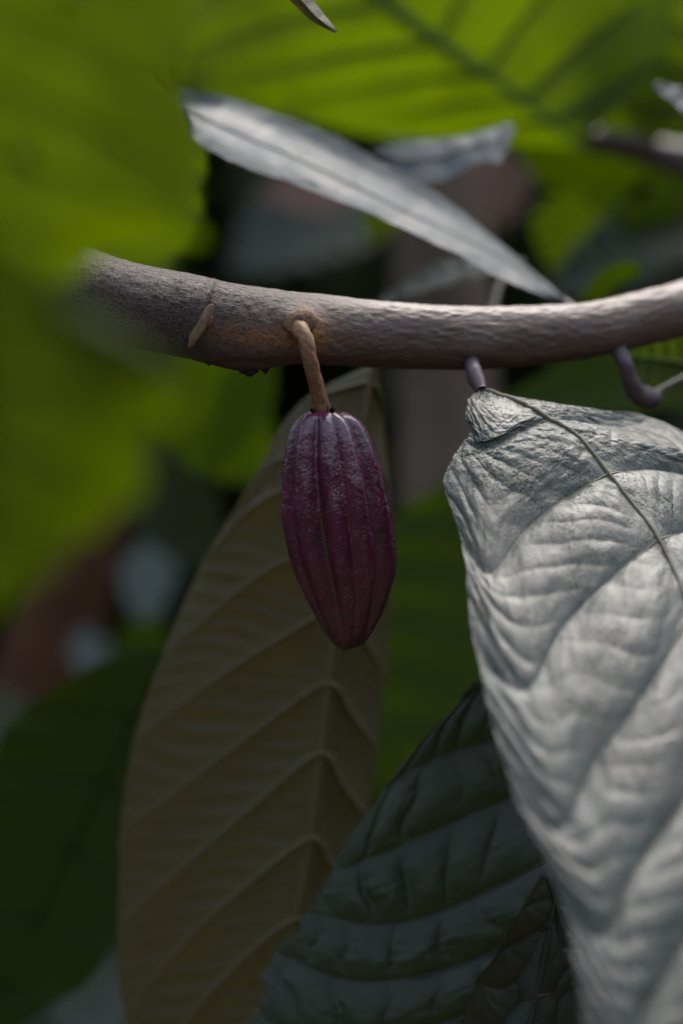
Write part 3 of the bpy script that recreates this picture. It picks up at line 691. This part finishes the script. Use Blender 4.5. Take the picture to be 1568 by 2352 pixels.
# stalk: leaves the branch at its swelling, bends down to the pod
sp_ = [P(640, 748, 1.020), P(676, 750, 1.0), P(699, 774, .990), P(712, 830, .990), P(726, 885, .996), P(742, 950, 1.003)]
ns = 90; q = cr(sp_, np.linspace(0, 5, ns)); t = np.linspace(0, 1, ns)
rs_ = V(np.interp(t, [0, .15, .28, .4, .7, .92, 1], [22, 23, 21, 18.5, 17, 19, 22]))
v_, f2 = tube(q, rs_, 32); cpt = np.repeat(q, 32, 0)
av = (np.arange(len(v_)) % 32)/32*2*np.pi; tv = np.repeat(t, 32)
v_ = cpt+(v_-cpt)*(1+.10*fbm(np.cos(av)*1.5, np.sin(av)*1.5, tv*14, 4)+.05*np.exp(-((tv-.33)/.03)**2))[:, None]
mesh_obj('stalk', v_-pbase, f2, M['stalk'], prt)
for k_, (x0, y0, x1, y1, r) in enumerate([(752, 946, 751, 922, 2.2), (760, 946, 764, 926, 3.5), (765, 946, 768, 934, 3.0), (757, 944, 758, 930, 1.6), (716, 944, 713, 932, 4.0), (722, 946, 722, 936, 3.0)]):
    pts = cr([P(x0, y0, .982), P((x0+x1)/2+1, (y0+y1)/2, .978), P(x1, y1, .979)], np.linspace(0, 2, 8))
    v_, f2 = tube(pts, V(r)*np.linspace(1, .3, 8), 6); mesh_obj('sepal', v_-pbase, f2, M['black'], prt)
pts = cr([P(791, 1486, 1.025), P(790, 1495, 1.025), P(790, 1502, 1.024)], np.linspace(0, 2, 6))
v_, f2 = tube(pts, V(1.8)*np.linspace(1, .4, 6), 6); mesh_obj('pod_tip', v_-pbase, f2, M['black'], prt)

# ------------------------------------------------------------------ the silvery leaf, right
def Ds(y, x=1300): return float(np.interp(y, [880, 940, 1000, 1150, 1300, 1600, 2000, 2400, 2900], [1.03, 1.005, .995, .971, .943, .887, .825, .775, .72]))+.00003*(x-1300)
rows = [
 ([(1098, 897)], (1102, 893), [(1108, 893)]),
 ([(1112, 930), (1078, 922), (1070, 948)], (1150, 908), [(1180, 912), (1225, 930)]),
 ([(1160, 985), (1110, 1005), (1084, 988)], (1215, 934), [(1290, 936), (1380, 942)]),
 ([(1195, 985), (1120, 1025), (1062, 1012)], (1262, 962), [(1330, 960), (1420, 975), (1500, 960)]),
 ([(1250, 1050), (1130, 1090), (1022, 1095)], (1330, 1005), [(1420, 1010), (1560, 1040), (1660, 1050)]),
 ([(1320, 1125), (1215, 1205), (1128, 1312), (1064, 1260)], (1398, 1088), [(1480, 1072), (1580, 1085), (1740, 1140)]),
 ([(1425, 1305), (1300, 1430), (1210, 1580), (1096, 1520)], (1512, 1240), [(1590, 1215), (1700, 1230), (1850, 1290)]),
 ([(1480, 1590), (1370, 1740), (1290, 1900), (1192, 1850)], (1590, 1420), [(1680, 1400), (1800, 1430), (1960, 1500)]),
 ([(1560, 1850), (1450, 2010), (1380, 2150), (1300, 2100)], (1670, 1670), [(1760, 1650), (1880, 1680), (2030, 1760)]),
 ([(1610, 2100), (1500, 2290), (1430, 2420), (1345, 2380)], (1735, 1950), [(1820, 1930), (1930, 1960), (2060, 2040)]),
 ([(1660, 2350), (1560, 2540), (1490, 2650), (1400, 2620)], (1780, 2230), [(1860, 2210), (1950, 2240), (2060, 2330)]),
 ([(1720, 2650), (1650, 2780), (1580, 2850)], (1800, 2530), [(1870, 2520), (1960, 2600)]),
 ([(1770, 2930)], (1790, 2940), [(1810, 2930)]),
]
rr = []
for i, (l, m_, r) in enumerate(rows):
    dm = Ds(m_[1], m_[0])
    ll = []
    for j, (x, y) in enumerate(l):
        edge = .004*(j == len(l)-1 and 0 < i < 12)
        ll.append((x, y, Ds(y, x)+.0+edge))
    rr.append((ll, (*m_, dm+.003), [(x, y, Ds(y, x)+.012*(j+1)) for j, (x, y) in enumerate(r)]))
rt = root('cacao_leaf', 'large silvery grey leaf with black specks and dark veins, filling the right side', 'leaf', P(1102, 893, 1.02))
build_leaf(rt, Leaf(rr), M['silver'], 700, 340, bulge=.0036, ripple=.00085, rlow=.3, k=8, seed=1, veinmat=M['vein_silver'], vr=.0008, mr=.0017, sink=-.25,
           phase=[0, .35, .7, 1, 1.5, 2, 3, 4, 5, 6, 7, 8, 9], jag=.0014, rough=.00035, vend=.9)
tapered(rt, 'petiole', [(1070, 775, 1.045), (1078, 818, 1.040), (1086, 850, 1.028), (1094, 875, 1.024), (1104, 897, 1.02)], [26, 17, 20, 20, 14], M['petiole'])

# ------------------------------------------------------------------ near leaves, strongly out of focus
FG = 'near green leaves at the left, far out of focus'
rows = [
 ([(-400, -300, .62)], (-80, -420, .62), [(400, -300, .62)]),
 ([(-450, 0, .63)], (-80, -220, .62), [(200, -120, .62), (430, 20, .63)]),
 ([(-450, 200, .63)], (-75, -10, .62), [(200, 80, .62), (428, 230, .63)]),
 ([(-420, 350, .63)], (-65, 170, .62), [(200, 270, .62), (434, 430, .63)]),
 ([(-400, 500, .63)], (-50, 340, .62), [(200, 420, .62), (436, 530, .63)]),
 ([(-300, 700, .63)], (-20, 500, .62), [(130, 530, .62), (290, 570, .63)]),
 ([(-200, 830, .63)], (20, 640, .62), [(80, 650, .62), (150, 660, .63)]),
 ([(60, 830, .63)], (80, 830, .62), [(100, 820, .63)])]
rt = root('cacao_leaf', 'upper of the two near green leaves, filling the top left corner', 'leaf', P(-80, -420, .62), FG)
build_leaf(rt, Leaf(rows), M['front'], 120, 90, bulge=.0006, ripple=.0003, k=4, seed=11, veinmat=M['front'], vr=.0005, mr=.001, jag=.004,
           holes=[(1.62, .42, .10, .045), (3.95, .22, .11, .05), (2.2, .85, .12, .05)])
rows = [
 ([(-300, 560, .56)], (-60, 520, .56), [(90, 620, .56)]),
 ([(-300, 760, .56)], (-55, 620, .56), [(120, 690, .56), (270, 750, .57)]),
 ([(-300, 960, .56)], (-50, 740, .56), [(200, 770, .56), (425, 870, .57)]),
 ([(-300, 1150, .56)], (-40, 870, .56), [(180, 900, .56), (370, 990, .57)]),
 ([(-250, 1300, .56)], (-30, 1010, .56), [(120, 1060, .56), (255, 1150, .57)]),
 ([(-150, 1400, .56)], (-20, 1160, .56), [(70, 1210, .56), (150, 1285, .57)]),
 ([(-50, 1420, .56)], (-20, 1410, .56), [(10, 1405, .56)])]
rt = root('cacao_leaf', 'lower of the two near green leaves, its tip pointing down at the left edge', 'leaf', P(-60, 520, .56), FG)
build_leaf(rt, Leaf(rows), M['front'], 90, 70, bulge=.0006, ripple=.0003, k=4, seed=12, veinmat=M['front'], vr=.0005, mr=.001, jag=.004)
